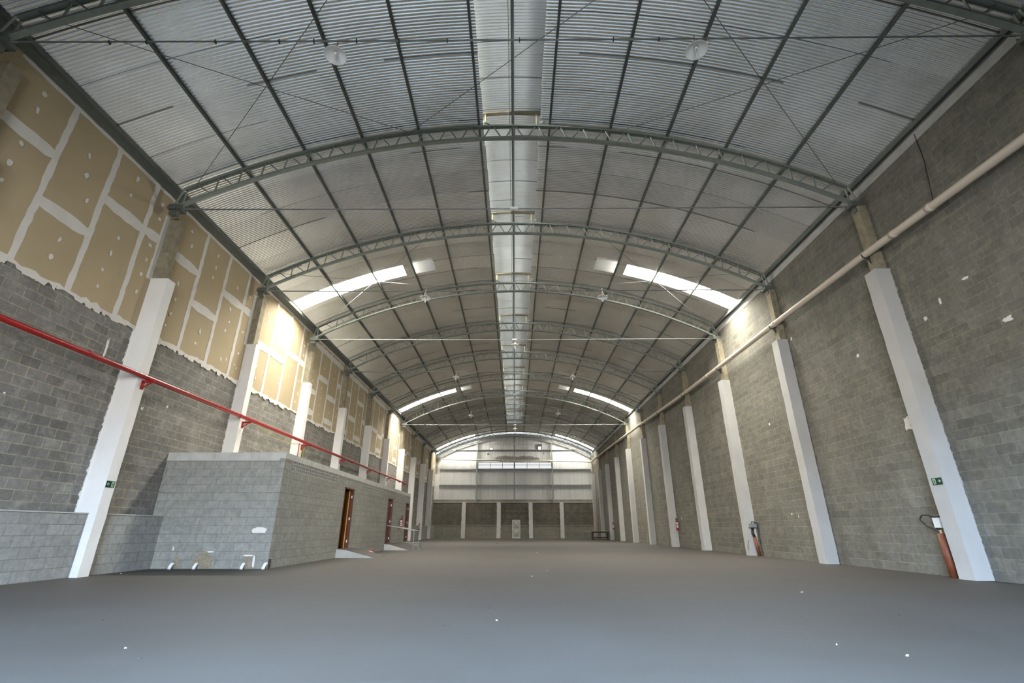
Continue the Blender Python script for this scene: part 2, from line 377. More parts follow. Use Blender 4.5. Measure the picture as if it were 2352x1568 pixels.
# joint compound on the gypsum boards
jc = MB(); XJ = XD+.004; NJ = [0]
def ragged(y0, y1, z0, z1, vertical, amp=.02, step=.16, taper=0):
    NJ[0] = (NJ[0]+1) % 40; XJ = XD+.003+NJ[0]*.00025
    n = max(2, int(((z1-z0) if vertical else (y1-y0))/step)); a, b = [], []
    for i in range(n+1):
        t = i/n; k = taper*abs(2*t-1)**3
        if vertical:
            z = z0+(z1-z0)*t; a.append((y0+R.uniform(-amp, amp), z)); b.append((y1+R.uniform(-amp, amp), z))
        else:
            y = y0+(y1-y0)*t; a.append((y, z0+k+R.uniform(-amp, amp))); b.append((y, z1-k+R.uniform(-amp, amp)))
    vs = [(XJ, *p) for p in a]+[(XJ, *p) for p in b]
    jc.add(vs, [(i, i+1, n+2+i, n+1+i) for i in range(n)])
def dot(y, z, r):
    XJ = XD+.0135+R.random()*.0003; k = 9; ry = r*R.uniform(.6, 1); rz = r*R.uniform(.8, 1.5); a = R.uniform(-.4, .4)
    pts = []
    for i in range(k):
        t = 2*math.pi*i/k; q = R.uniform(.8, 1.15); u, w = ry*q*math.cos(t), rz*q*math.sin(t)
        pts.append((XJ, y+u*math.cos(a)-w*math.sin(a), z+u*math.sin(a)+w*math.cos(a)))
    jc.add(pts, [tuple(range(k))])
for bi in range(12):
    c0 = YC[bi]; c1 = c0+BAY
    if c0 > YEND-1: break
    ys = [c0+.16, c0+1.53, c0+2.85, c0+4.15, c1-.16]
    if bi == 0: ys = [c0+.16, 8.1, 9.4, 10.75, 11.45]
    for y in ys[1:-1]: ragged(y-.075, y+.075, 6.0, 10.12, True, .018)
    zz = [(8.6, 7.52, 8.58, 8.58), (8.6, 7.57, 8.62, 8.62), (7.8, 7.75, 8.3, 8.3), (8.5, 7.4, 8.6, 7.4)][min(bi, 3) if bi < 4 else 2+bi % 2]
    if bi >= 3: zz = tuple(R.choice((7.35, 7.6, 8.3, 8.6)) for _ in range(4))
    for k in range(4):
        w = .15
        z = zz[k]+R.uniform(-.04, .04)
        ragged(ys[k]+.04, ys[k+1]-.04, z-w, z+w, False, .018, .16, .05)
        if bi >= 3 and k in (0, 2): ragged(ys[k]+.04, ys[k+1]-.04, 6.35-w, 6.35+w, False, .02, .16, .05)
        if bi >= 3: ragged(ys[k]+.04, ys[k+1]-.04, 9.75-w*.9, 9.75+w, False, .02, .16)
        ym = (ys[k]+ys[k+1])/2
        for zd in np.arange(6.45, 9.9, .46):
            if abs(zd-z) > .3 and R.random() < .8: dot(ym+R.uniform(-.09, .09), zd+R.uniform(-.06, .06), .06 if bi < 3 else .05)
    ragged(c0+.16, c1-.16, 5.93, 6.03, False, .045, .14)
    ragged(c0+.16, c1-.16, 10.0, 10.10, False, .016, .2)
    ragged(c1-.33, c1-.13, 7.4, 9.45, True, .02)
for _ in range(14): dot(R.uniform(6.5, 24), R.uniform(6.2, 9.8), .05)
# drips of compound along the foot of the boards
for bi in range(0, 6):
    for _ in range(16):
        y = YC[bi]+R.uniform(.3, 4.7); w = R.uniform(.05, .22)
        XJ = XD+.014+.00012*_; jc.add([(XJ+.003, y-w, 5.96), (XJ+.003, y-w*.6, 5.86+R.uniform(-.03, .03)), (XJ+.003, y+w*.7, 5.86+R.uniform(-.03, .03)), (XJ+.003, y+w, 5.97)], [(0, 1, 2, 3)])
struct(jc.build('joint_compound', 'compound'))

# paint splashes on walls
def splash(name, x, y, z, wy, wz, mat='paint', axis=0, n=14, par=None, amp=.35):
    mb = MB(); pts = []
    for i in range(n):
        t = 2*math.pi*i/n; q = 1+R.uniform(-amp, amp); c = math.cos(t); s = math.sin(t)
        u = wy*q*(abs(c)**.6)*(1 if c > 0 else -1); w = wz*q*(abs(s)**.6)*(1 if s > 0 else -1)
        pts.append((x, y+u, z+w) if axis == 0 else (x+u, y, z+w))
    mb.add(pts, [tuple(range(n))]); return mb
sp = MB()
for (y, z, wy, wz) in ((11.86, 3.48, .10, .16), (8.68, 4.9, .10, .05), (9.15, 6.1, .08, .03), (10.4, 5.69, .05, .05), (12.84, 5.63, .05, .04), (15.7, 7.3, .05, .05), (18.27, 4.78, .05, .05), (16.9, 3.9, .04, .04), (9.9, 5.9, .03, .09), (8.0, 2.5, .03, .03), (17.6, 1.4, .02, .06), (18.0, 1.5, .03, .03), (30.0, 1.6, .02, .08), (8.6, .12, .15, .09), (8.0, .1, .12, .06)):
    q = splash('s', XR-.004, y, z, wy, wz); sp.add(q.v, q.f)
struct(sp.build('wall_right_paint_splashes', 'paint'))
sp = MB()
for (y, z, wy, wz) in ((12.5, 4.03, .05, .04), (10.85, 5.15, .03, .25), (13.4, 4.3, .03, .03), (28.2, 3.95, .12, .06), (9.0, 3.5, .02, .02)):
    q = splash('s', XL+.004, y, z, wy, wz); sp.add(q.v, q.f)
struct(sp.build('wall_left_paint_splashes', 'paint'))

# ------------------------------------------------------------------ roof
PITCH, AMP = .082, .023
def corr_arc(xs, y0, y1, rad, skip=None, name='ceiling', mat='roof', inner=None, cz=CZ, n=8, amp=AMP, smooth=True):
    nw = max(1, round((y1-y0)/PITCH)); ny = nw*n+1
    ys = np.linspace(y0, y1, ny); ph = (ys-y0)/(y1-y0)*nw
    # round-wave corrugation
    r = rad+amp*.5*np.cos(2*np.pi*ph)
    X = np.repeat(np.array(xs)[:, None], ny, 1).astype(float)
    if inner is not None:
        e, amt = inner; rr = np.random.RandomState(3).uniform(-1, 1, 200)
        X[e] += amt*rr[(np.floor(ys/1.1)).astype(int) % 200]
    Rm = np.repeat(r[None, :], len(xs), 0)
    Z = cz+np.sqrt(Rm*Rm-X*X); Y = np.repeat(ys[None, :], len(xs), 0)
    v = np.stack([X, Y, Z], -1).reshape(-1, 3)
    i = np.arange(len(xs)-1)[:, None]*ny+np.arange(ny-1)[None, :]
    f = np.stack([i, i+1, i+ny+1, i+ny], -1).reshape(-1, 4)
    if skip is not None:
        xm = ((np.array(xs)[:-1]+np.array(xs)[1:])/2)[:, None]+0*ys[None, :-1]; ym = ((ys[:-1]+ys[1:])/2)[None, :]+0*xm
        keep = ~skip(xm, ym).reshape(-1); f = f[keep]
    me = bpy.data.meshes.new(name); org = np.array([0, (y0+y1)/2, 10.0])
    me.vertices.add(len(v)); me.vertices.foreach_set('co', (v-org).astype(np.float32).ravel())
    me.loops.add(len(f)*4); me.loops.foreach_set('vertex_index', f.astype(np.int32).ravel())
    me.polygons.add(len(f)); me.polygons.foreach_set('loop_start', np.arange(0, len(f)*4, 4, dtype=np.int32))
    me.polygons.foreach_set('use_smooth', np.ones(len(f), dtype=bool)) if smooth else None
    me.update(calc_edges=True); me.validate(); me.materials.append(M[mat])
    o = bpy.data.objects.new(name, me); COL.objects.link(o); o.location = org; ORG[o.name] = tuple(org); return o
SKY = [TY[2], TY[6], TY[10]]
SKW = [(TY[2], TY[2]+2.47, TY[2]+3.40), (TY[6], TY[6]+2.75, TY[6]+3.70), (TY[10], TY[10]+3.3, TY[10]+4.25)]
def inwin(x, y):
    r = np.zeros(np.broadcast(x, y).shape, bool)
    for k, a, b in SKW: r |= (y > a) & (y < b)
    q = np.zeros(np.broadcast(x, y).shape, bool)
    for k, a, b in SKW: q |= (y > a-.06) & (y < b-.02)
    return (r & (np.abs(x) > 5.10) & (np.abs(x) < 9.77)) | (q & (np.abs(x) > 3.8) & (np.abs(x) < 4.7))
XS = [.80, 1.9, 2.95, 3.8, 4.7, 5.10, 5.9, 6.7, 7.5, 8.3, 9.0, 9.76, 9.97]
XSL = [-x for x in XS]; XSL[0] = -.95
for xs in (XSL[::-1], XS):
    struct(corr_arc(xs, -1.6, 29.2, RR, inwin, inner=((-1 if xs[0] < 0 else 0), .025)))
    struct(corr_arc(xs, 29.2, YEND+.34, RR, inwin, inner=((-1 if xs[0] < 0 else 0), .025), n=6))
struct(corr_arc([-.98, -.5, 0, .5, .83], 56.0, YEND+.34, RR, n=6))
struct(corr_arc([-1.5, -1.1, -.7, -.3, 0, .3, .7, 1.1, 1.5], -1.6, 56.3, 7.5, mat='cap', cz=13.2-7.5, n=8, amp=.016, name='ceiling'))
struct(MB().box(-1.5, 1.5, 56.3, 56.35, 12.72, 13.2).build('ceiling_ridge_end', 'purlin'))

# skylights
for i, (k, ya, yb) in enumerate(SKW):
    for s in (-1, 1):
        side = 'left' if s < 0 else 'right'; wh = ('nearest the camera', 'halfway down the hall', 'above the end wall')[i]
        t = thing('skylight', (s*7.3, (ya+yb)/2, arcz(7.3, RR)), f'bright translucent skylight strip on the {side} side of the roof {wh}', 'skylight', 'skylights in the vaulted roof')
        g = MB(); xs = np.linspace(5.09, 9.78, 9)
        for a, b in zip(xs[:-1], xs[1:]):
            g.add([(s*a, ya-.01, arcz(a, RR+.01)), (s*b, ya-.01, arcz(b, RR+.01)), (s*b, yb+.01, arcz(b, RR+.01)), (s*a, yb+.01, arcz(a, RR+.01))], [(0, 1, 2, 3)])
        g.build('glazing', 'glaze', t)
        g = MB(); nn = 13*6; ys = np.linspace(ya-.12, yb+.05, nn+1); xs = [3.75, 4.2, 4.75]
        for a, b in zip(xs[:-1], xs[1:]):
            for j in range(nn):
                ra, rb = [RR-.03+.008*math.cos(2*math.pi*q/6) for q in (j, j+1)]
                g.add([(s*a, ys[j], arcz(a, ra)), (s*b, ys[j], arcz(b, ra)), (s*b, ys[j+1], arcz(b, rb)), (s*a, ys[j+1], arcz(a, rb))], [(0, 1, 2, 3)])
        o = g.build('lapped_sheet', 'glaze_dense', t, smooth=False); o['label'] = 'white corrugated sheet lapped under the roof'

# purlins
PX = [1.10, 2.97, 4.68, 6.38, 8.10]
names = ['beside the ridge vent', 'second out from the ridge', 'third out from the ridge', 'fourth out from the ridge', 'fifth out from the ridge']
for s in (-1, 1):
    for i, x in enumerate(PX):
        mb = MB(); n = Vector((s*x, 0, math.sqrt(RP**2-x*x))).normalized(); tg = Vector((n.z, 0, -n.x))
        c = Vector((s*x, 0, arcz(x, RP)))
        def sec(a0, a1, b0, b1):
            q = [c+tg*a0-n*b0, c+tg*a1-n*b0, c+tg*a1-n*b1, c+tg*a0-n*b1]
            mb.extr([(p.x, p.z) for p in q], 1, -1.2, YEND+.2)
        sec(-.006, .0, 0, .125); sec(-.03, .03, .119, .127); sec(-.03, .03, 0.0, .006); sec(.024, .03, .10, .127)
        tag(mb.build('purlin', 'purlin'), f'long dark steel purlin under the {"left" if s < 0 else "right"} roof sheets, {names[i]}', 'purlin', 'purlins under the vaulted roof')

# eave channels
mb = MB().extr([(XD+.016, 10.10), (-9.87, 10.16), (-9.84, 10.14), (-9.79, 10.14), (-9.79, 10.245), (XD+.001, 10.19), (XD+.001, 10.125), (XD+.016, 10.12)], 1, -1.2, YEND)
tag(mb.build('eave_gutter', 'purlin'), 'dark steel gutter channel along the top of the left wall', 'gutter')
mb = MB().extr([(9.78, 10.24), (9.74, 10.25), (9.72, 10.12), (9.74, 10.11)], 1, -1.2, YEND)
mb.extr([(9.85, 10.21), (9.82, 10.22), (9.81, 10.12), (9.84, 10.11)], 1, -1.2, YEND)
tag(mb.build('eave_channel', 'purlin'), 'dark double steel channel along the top of the right wall', 'eave channel')

# ------------------------------------------------------------------ trusses
def arc_chord(mb, r0, r1, y0, y1, xe, n=44):
    ta = math.asin(xe/r0); pts = []
    for i in range(n+1):
        t = -ta+2*ta*i/n; s, c = math.sin(t), math.cos(t)
        pts += [(r0*s, y0, CZ+r0*c), (r0*s, y1, CZ+r0*c), (r1*s, y1, CZ+r1*c), (r1*s, y0, CZ+r1*c)]
    fs = [(0, 1, 2, 3), (4*n+3, 4*n+2, 4*n+1, 4*n)]
    for i in range(n):
        for k in range(4): fs.append((4*i+k, 4*i+(k+1) % 4, 4*(i+1)+(k+1) % 4, 4*(i+1)+k))
    mb.add(pts, fs)
Y0 = TY[0]; XE = 9.62; SP = 9.55/14
tr = thing('roof_truss', (0, Y0, 9.5), 'grey arched lattice roof truss, nearest, crossing both upper corners of the picture', 'truss', 'arched roof trusses')
mb = MB(); arc_chord(mb, RT-.012, RT, Y0-.06, Y0+.06, XE); arc_chord(mb, RT-.06, RT-.012, Y0-.06, Y0-.052, XE); arc_chord(mb, RT-.06, RT-.012, Y0+.052, Y0+.06, XE)
mb.build('top_chord', 'steel', tr)
mb = MB(); arc_chord(mb, RB-.03, RB-.018, Y0-.06, Y0+.06, XE+.02); arc_chord(mb, RB-.018, RB+.035, Y0-.06, Y0-.052, XE+.02); arc_chord(mb, RB-.018, RB+.035, Y0+.052, Y0+.06, XE+.02)
mb.build('bottom_chord', 'steel', tr)
def P(x, r): t = x/20.25; return Vector((r*math.sin(t), Y0, CZ+r*math.cos(t)))
for k in range(-14, 14):
    a, m, b = k*SP, (k+.5)*SP, (k+1)*SP
    for p, q in ((a+.045, m-.05), (b-.045, m+.05)):
        MB().bar(P(p, RT-.03), P(q, RB), .035, .028).build('web_bar', 'steel', tr)
MB().bar((0, Y0, arcz(0, RT)), (0, Y0, arcz(0, RB)), .07, .05).build('centre_post', 'steel', tr)
for s in (-1, 1):
    xw = XR if s > 0 else XL
    mb = MB().box(s*9.5, s*9.5+s*.38, Y0-.13, Y0+.13, 9.46, 9.56).box(s*9.62, s*9.84, Y0-.07, Y0+.07, 9.30, 9.46)
    mb.box(s*9.5, s*9.84, Y0-.14, Y0-.125, 9.44, 9.60).box(s*9.5, s*9.84, Y0+.125, Y0+.14, 9.44, 9.60)
    bp = mb.build('bearing_plate', 'purlin', tr)
    for yy in (-.10, .10): MB().tube([(s*9.56, Y0+yy, 9.56), (s*9.56, Y0+yy, 9.59)], .014, 6).build('anchor_bolt', 'steel_light', bp)
    mb = MB().bar((s*9.60, Y0-.05, 10.17), (s*9.78, Y0-.05, 9.56), .04, .03).bar((s*9.60, Y0+.05, 10.17), (s*9.62, Y0+.05, 9.60), .04, .03).bar((s*9.50, Y0, 9.60), (s*9.82, Y0, 9.30), .035, .03)
    mb.build('end_strut', 'steel', tr)
trusses = [tr]
for i in range(1, 12):
    lab = ('grey arched lattice roof truss against the metal end wall' if i == 11 else f'grey arched lattice roof truss, {ORD[i]} from the camera')
    trusses.append(dup(tr, (0, TY[i], 9.5), lab))

# tie rods with centre hangers
ZT = 9.5
for i in range(0, 11):
    y = TY[i]
    t = thing('tie_rod', (0, y, ZT), f'thin steel tie rod spanning the hall under the {ORD[i]} truss', 'tie rod', 'tie rods under the trusses')
    MB().tube([(-9.55, y, ZT+.02), (-4, y, ZT-.01), (0, y, ZT-.02), (4, y, ZT-.01), (9.55, y, ZT+.02)], .016, 6).build('rod', 'steel_light', t)
    MB().bar((-.02, y, ZT-.02), (-.02, y, arcz(0, RB)-.02), .028, .028).build('hanger', 'steel_light', t)
    if i in (0, 1, 2, 4, 6):
        pts = [(x, y-.02, ZT-.02-.012*(j % 2)) for j, x in enumerate(np.linspace(-9.3, 9.3, 40))]
        MB().tube(pts, .010, 5).build('lamp_cable', 'cable', t)
    if i == 0:
        mb = MB()
        for x in (-7.6, -6.9, -5.6, -4.4, -3.75, -2.95, -2.15, -1.25, .1, 1.85, 2.7): mb.box(x-.008, x+.008, y-.035, y+.02, ZT-.055, ZT+.01)
        mb.build('cable_clip', 'black', t)
    if i % 2 == 1: MB().box(-.13, .10, y-.05, y+.03, ZT-.05, ZT+.02).build('junction_box', 'pvc_white', t)

# bracing cables
def brace(i, xa, xb, lab):
    a = (xa, TY[i]+.05, arcz(xa, RT)-.05); b = (xb, TY[i+1]-.05, arcz(xb, RT)-.05)
    tag(MB().tube([a, b], .009, 5).build('bracing_cable', 'cable'), lab, 'bracing cable', 'crossed bracing cables under the roof')
brace(0, -9.3, -3.2, 'thin bracing cable over the near left, running inward away from the camera')
brace(0, -3.2, -9.3, 'thin bracing cable over the near left, running outward to the left eave')
brace(0, 3.2, -3.2, 'thin bracing cable crossing under the ridge vent near the camera')
brace(0, 9.3, 3.2, 'thin bracing cable over the near right, running inward away from the camera')
brace(0, 3.2, 9.3, 'thin bracing cable over the near right, running outward to the right eave')
brace(2, -9.3, -3.2, 'thin bracing cable below the nearest left skylight, running inward')
brace(2, -3.2, -9.3, 'thin bracing cable below the nearest left skylight, running outward')
brace(2, 9.3, 3.2, 'thin bracing cable below the nearest right skylight, running inward')
brace(2, 3.2, 9.3, 'thin bracing cable below the nearest right skylight, running outward')

# ridge vent frames
rg = None
for i in range(0, 10):
    y = TY[i]
    lab = f'curved steel frame carrying the ridge cap above the {ORD[i]} truss'
    if rg is None:
        rg = thing('ridge_arch', (0, y, 12.6), lab, 'ridge arch', 'frames of the ridge vent')
        mb = MB(); pts = [(x, 13.16-(7.5-math.sqrt(7.5**2-x*x))) for x in np.linspace(-1.45, 1.45, 13)]
        mb.extr([(p[0], p[1]) for p in pts]+[(p[0], p[1]-.06) for p in pts[::-1]], 1, y-.06, y+.06)
        mb.build('arched_rail', 'concrete_raw', rg)
        MB().box(-.93, -.89, y-.02, y+.02, 12.6, 13.05).build('post', 'brass', rg)
        MB().box(.66, .70, y-.02, y+.02, 12.6, 13.05).build('post', 'brass', rg)
        for s in (-1, 1): MB().bar((s*.68, y, 12.58), (s*1.3, y, 13.0), .03, .03).build('knee_brace', 'steel', rg)
    else: dup(rg, (0, y, 12.6), lab)
mb = MB().box(-.09, -.03, -1.2, 55.2, 12.96, 13.09).box(-.16, -.145, -1.2, 55.2, 13.05, 13.12)
tag(mb.build('ridge_purlin', 'purlin'), 'dark steel purlin running along the middle of the ridge vent', 'purlin')
mb = MB().tube([(-.02, 6.1, 12.02), (-.02, 40, 12.02), (-.02, 56, 12.02)], .014, 6)
tag(mb.build('ridge_conduit', 'steel_light'), 'thin grey conduit running lengthwise under the truss crowns', 'conduit')

# ------------------------------------------------------------------ pilasters
def overspill(mb, x, y, z0, z1, dirn, amp):
    wv = .02; n = int((z1-z0)/.028); a, b = [], []
    for i in range(n+1):
        z = z0+(z1-z0)*i/n; wv = .5*wv+.5*abs(R.gauss(.012, amp)); w = wv; a.append((x, y, z)); b.append((x, y+dirn*min(w, .14), z))
    mb.add(a+b, [(i, i+1, n+2+i, n+1+i) for i in range(n)])
LX = {0: -9.66, 1: -9.62, 2: -9.72, 3: -9.73, 4: -9.71, 5: -9.68, 6: -9.66, 7: -9.62, 8: -9.6, 9: -9.57, 10: -9.55, 11: -9.53}
LC = ['behind', 'nearest the camera, with the exit sign', 'rising behind the corner of the block annex', 'third from the camera', 'fourth from the camera', 'fifth from the camera', 'sixth from the camera', 'seventh from the camera', 'eighth from the camera', 'ninth from the camera', 'tenth from the camera', 'farthest, in the corner of the end wall']
RC = ['behind', 'nearest the camera, with the exit sign', 'second from the camera', 'third from the camera, with the hydrant pipe', 'fourth from the camera', 'fifth from the camera, with the red extinguisher', 'sixth from the camera', 'seventh from the camera', 'eighth from the camera', 'ninth from the camera, behind the table', 'tenth from the camera', 'farthest, in the corner of the end wall']
for i in range(0, 12):
    for s in (1, -1):
        y = TY[i] if s > 0 else YC[i]
        if i == 0: pass
        hw = .2 if s > 0 else .15
        xw = XR if s > 0 else XL; xi = 9.49 if s > 0 else LX[i]; zt = 7.38 if s > 0 else 7.46
        lab = f'white painted pilaster on the {"right" if s > 0 else "left"} wall, '+(RC if s > 0 else LC)[i]
        if i == 0: lab = f'pilaster on the {"right" if s > 0 else "left"} wall outside the picture, only its raw concrete top showing'
        t = thing('pilaster', ((xw+xi)/2, y, 0), lab, 'pilaster', 'white pilasters on the %s wall' % ('right' if s > 0 else 'left'))
        # shaft with slightly uneven edges
        mb = MB(); nz = 24; rings = []
        for k in range(nz+1):
            z = zt*k/nz; j = lambda: R.uniform(-.006, .006)
            ch = .0
            rings.append([(xw-s*.002, y-hw, z), (xi+j(), y-hw+j(), z), (xi+j(), y+hw+j(), z), (xw-s*.002, y+hw, z)])
        vs = [p for r_ in rings for p in r_]; fs = []
        for k in range(nz):
            for q in range(4): fs.append((4*k+q, 4*k+(q+1) % 4, 4*k+4+(q+1) % 4, 4*k+4+q))
        fs += [(0, 1, 2, 3), (4*nz+3, 4*nz+2, 4*nz+1, 4*nz)]
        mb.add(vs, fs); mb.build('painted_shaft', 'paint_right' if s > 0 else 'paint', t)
        mb = MB(); hx = .14
        if s > 0: mb.box(9.645, xw-.001, y-hx, y+hx, zt, 9.46)
        else: mb.box(xw+.001, -9.84, y-hx, y+hx, zt, 9.46)
        o = mb.build('upper_column', 'concrete_raw', t); o['label'] = 'raw unpainted concrete upper column'
        if 0 < i < 8:
            mb = MB(); zb = 0 if s > 0 else 1.35
            overspill(mb, xw-s*.006, y-hw, zb, zt, -1, .028 if s > 0 else .045)
            mb.build('paint_edge', 'paint_right' if s > 0 else 'paint', t)

# ------------------------------------------------------------------ end wall
ew = MB().box(XL, XR, YEND, YEND+.25, 1.44, 4.03); struct(ew.build('wall_back', 'block_end'))
struct(MB().box(XL, XR, YEND-.06, YEND+.25, 0, 1.44).build('wall_back_foot', 'block_end_low'))
struct(MB().box(XL, XR, YEND-.08, YEND+.0, 1.44, 1.475).build('trim_3', 'plaster'))
struct(MB().box(XL, XR, YEND-.02, YEND+.25, 4.03, 4.10).build('trim_4', 'plaster'))
struct(MB().box(XL, XR, YEND+.08, YEND+.25, 4.10, 4.40).build('wall_back_sill', 'block_end_low'))
# cladding: vertical ribbed sheets with an arched top, openings for the louvres and two small windows
holes = [(-4.71, 4.60, 8.13, 8.90), (2.86, 3.42, 10.47, 11.18), (-3.22, -2.90, 10.50, 10.74)]
mb = MB(); xs = sorted(set(np.round(np.arange(XL, XR+.01, .12), 3)) | {h[0] for h in holes} | {h[1] for h in holes})
for a, b in zip(xs[:-1], xs[1:]):
    xm = (a+b)/2; segs = [(4.30, None)]
    zt0, zt1 = arcz(a, RT-.02), arcz(b, RT-.02); cuts = sorted([(h[2], h[3]) for h in holes if h[0] < xm < h[1]])
    z = 4.30; k = int(round(a/.12)); dy = .02 if k % 2 else 0
    for c0, c1 in cuts+[(None, None)]:
        top = (c0, c0) if c0 is not None else (zt0, zt1)
        y = YEND+.26
        vs = [(a, y+.02, z), (a+(b-a)*.3, y, z), (a+(b-a)*.7, y, z), (b, y+.02, z), (a, y+.02, top[0]), (a+(b-a)*.3, y, top[0]), (a+(b-a)*.7, y, top[1]), (b, y+.02, top[1])]
        mb.add(vs, [(0, 1, 5, 4), (1, 2, 6, 5), (2, 3, 7, 6)])
        if c1 is not None: z = c1
struct(mb.build('wall_back_cladding', 'clad'))
# girts and columns
for z, lab, segs in ((4.30, 'lowest', None), (6.13, 'second lowest', None), (8.03, 'directly under the louvred windows', None), (10.45, 'highest, under the roof arch', (-7.6, 7.6))):
    x0, x1 = segs or (-9.5, 9.48)
    tag(MB().box(x0, x1, YEND+.12, YEND+.25, z-.07, z-.055).box(x0, x1, YEND+.12, YEND+.13, z-.07, z+.05).box(x0, x1, YEND+.12, YEND+.25, z+.04, z+.05).build('wall_girt', 'steel_light'),
        f'horizontal steel girt on the metal end wall, {lab}', 'girt', 'girts on the end wall')
for x, w in ((-4.85, 'left'), (-.13, 'middle'), (4.65, 'right')):
    zt = arcz(x, RB)-.03
    mb = MB().box(x-.07, x+.07, YEND-.12, YEND-.11, 4.11, zt).box(x-.07, x+.07, YEND+.09, YEND+.10, 4.11, zt).box(x-.006, x+.006, YEND-.11, YEND+.09, 4.11, zt)
    tag(mb.build('steel_column', 'steel'), f'{w} of the three steel columns standing on the end block wall', 'column', 'columns on the end wall')
for x, w in ((-6.31, 'leftmost'), (-2.03, 'second from the left'), (1.87, 'just right of the embossed steel sheet'), (5.67, 'rightmost')):
    mb = MB(); n = 16; rings = []
    for k in range(n+1):
        z = 4.05*k/n; j = R.uniform(-.02, .02); rings += [(x-.24+j, YEND-.002, z), (x-.23+j, YEND-.14, z), (x+.23+j*.5, YEND-.14, z), (x+.24+j*.5, YEND-.002, z)]
    fs = [(4*k+q, 4*k+(q+1) % 4, 4*k+4+(q+1) % 4, 4*k+4+q) for k in range(n) for q in range(4)]+[(0, 1, 2, 3), (4*n+3, 4*n+2, 4*n+1, 4*n)]
    mb.add(rings, fs)
    tag(mb.build('end_wall_pilaster', 'paint'), f'short white pilaster on the end block wall, {w}', 'pilaster', 'short pilasters on the end wall')
# louvred windows
seg = np.linspace(-4.71, 4.60, 7)
for i in range(6):
    a, b = seg[i], seg[i+1]
    t = bpy.data.objects.new(f'window_{i+1}', None); COL.objects.link(t); t.location = ((a+b)/2, YEND+.2, 8.13); ORG[t.name] = tuple(t.location); struct(t)
    wf = MB().box(a, b, YEND+.16, YEND+.24, 8.13, 8.17).box(a, b, YEND+.16, YEND+.24, 8.86, 8.90).box(a, a+.035, YEND+.16, YEND+.24, 8.17, 8.86).box(b-.035, b, YEND+.16, YEND+.24, 8.17, 8.86).build('window_frame', 'purlin', t)
    for k in range(3):
        z = 8.33+k*.18
        MB().bar((a+.035, YEND+.2, z), (b-.035, YEND+.2, z), .12, .045, up=(0, 1, .5)).build('louvre_slat', 'purlin', wf)
t = bpy.data.objects.new('window_7', None); COL.objects.link(t); t.location = (3.14, YEND+.2, 10.47); ORG[t.name] = tuple(t.location); struct(t)
MB().box(2.86, 2.95, YEND+.14, YEND+.27, 10.47, 11.18).box(3.33, 3.42, YEND+.14, YEND+.27, 10.47, 11.18).box(2.95, 3.33, YEND+.14, YEND+.27, 10.88, 11.18).build('window_frame', 'purlin', t)
MB().box(2.95, 2.97, YEND+.22, YEND+.25, 10.47, 10.88).build('window_stile', 'steel_light', t)
t = bpy.data.objects.new('window_8', None); COL.objects.link(t); t.location = (-3.06, YEND+.2, 10.5); ORG[t.name] = tuple(t.location); struct(t)
MB().box(-3.24, -3.22, YEND+.22, YEND+.27, 10.48, 10.76).box(-2.90, -2.88, YEND+.22, YEND+.27, 10.48, 10.76).box(-3.22, -2.90, YEND+.22, YEND+.27, 10.74, 10.76).build('window_frame', 'steel_light', t)

# drain pipe over the end wall
t = thing('drain_pipe', (0, 61.0, 9.05), 'cream drain pipe running across the metal end wall above the louvres', 'pipe')
MB().tube([(-9.45, 60.95, 9.22), (-4.8, 60.95, 9.12), (4.7, 60.95, 9.02), (9.5, 60.95, 8.88)], .075, 12).build('pipe', 'pvc', t, smooth=True)
mb = MB()
for x in (-7.5, -5.0, 5.0, 7.6): mb.tube([(x-.06, 60.95, 9.1-(x+4.8)*.0125), (x+.06, 60.95, 9.1-(x+4.8)*.0125)], .088, 12)
mb.build('coupling', 'pvc_white', t, smooth=True)

# embossed sheet leaning on the end wall
t = thing('steel_sheet', (.1, 60.95, 0), 'grey steel sheet with two pressed diamond panels leaning on the end wall', 'metal sheet')
def py(z): return 60.86+.12*z
mb = MB(); x0, x1, z0, z1 = -.36, .56, .02, 2.04; ys = .03
mb.hexa([(x0, py(z0), z0), (x1, py(z0), z0), (x1, py(z0)+ys, z0), (x0, py(z0)+ys, z0), (x0, py(z1), z1), (x1, py(z1), z1), (x1, py(z1)+ys, z1), (x0, py(z1)+ys, z1)])
mb.build('sheet', 'galv_panel', t)
for za, zb in ((.16, 1.0), (1.08, 1.94)):
    zm = (za+zb)/2; xm = (x0+x1)/2
    mb = MB().add([(x0+.08, py(za)-.004, za), (x1-.08, py(za)-.004, za), (x1-.08, py(zb)-.004, zb), (x0+.08, py(zb)-.004, zb), (xm, py(zm)-.13, zm)], [(0, 1, 4), (1, 2, 4), (2, 3, 4), (3, 0, 4)])
    mb.build('pressed_diamond', 'galv_panel', t)
mb = MB()
for a, b in (((x0, z0), (x1, z0)), ((x0, z1), (x1, z1)), ((x0, z0), (x0, z1)), ((x1, z0), (x1, z1)), ((x0, 1.04), (x1, 1.04))):
    mb.bar((a[0], py(a[1])-.015, a[1]), (b[0], py(b[1])-.015, b[1]), .04, .05)
mb.build('rim', 'galv_panel', t)

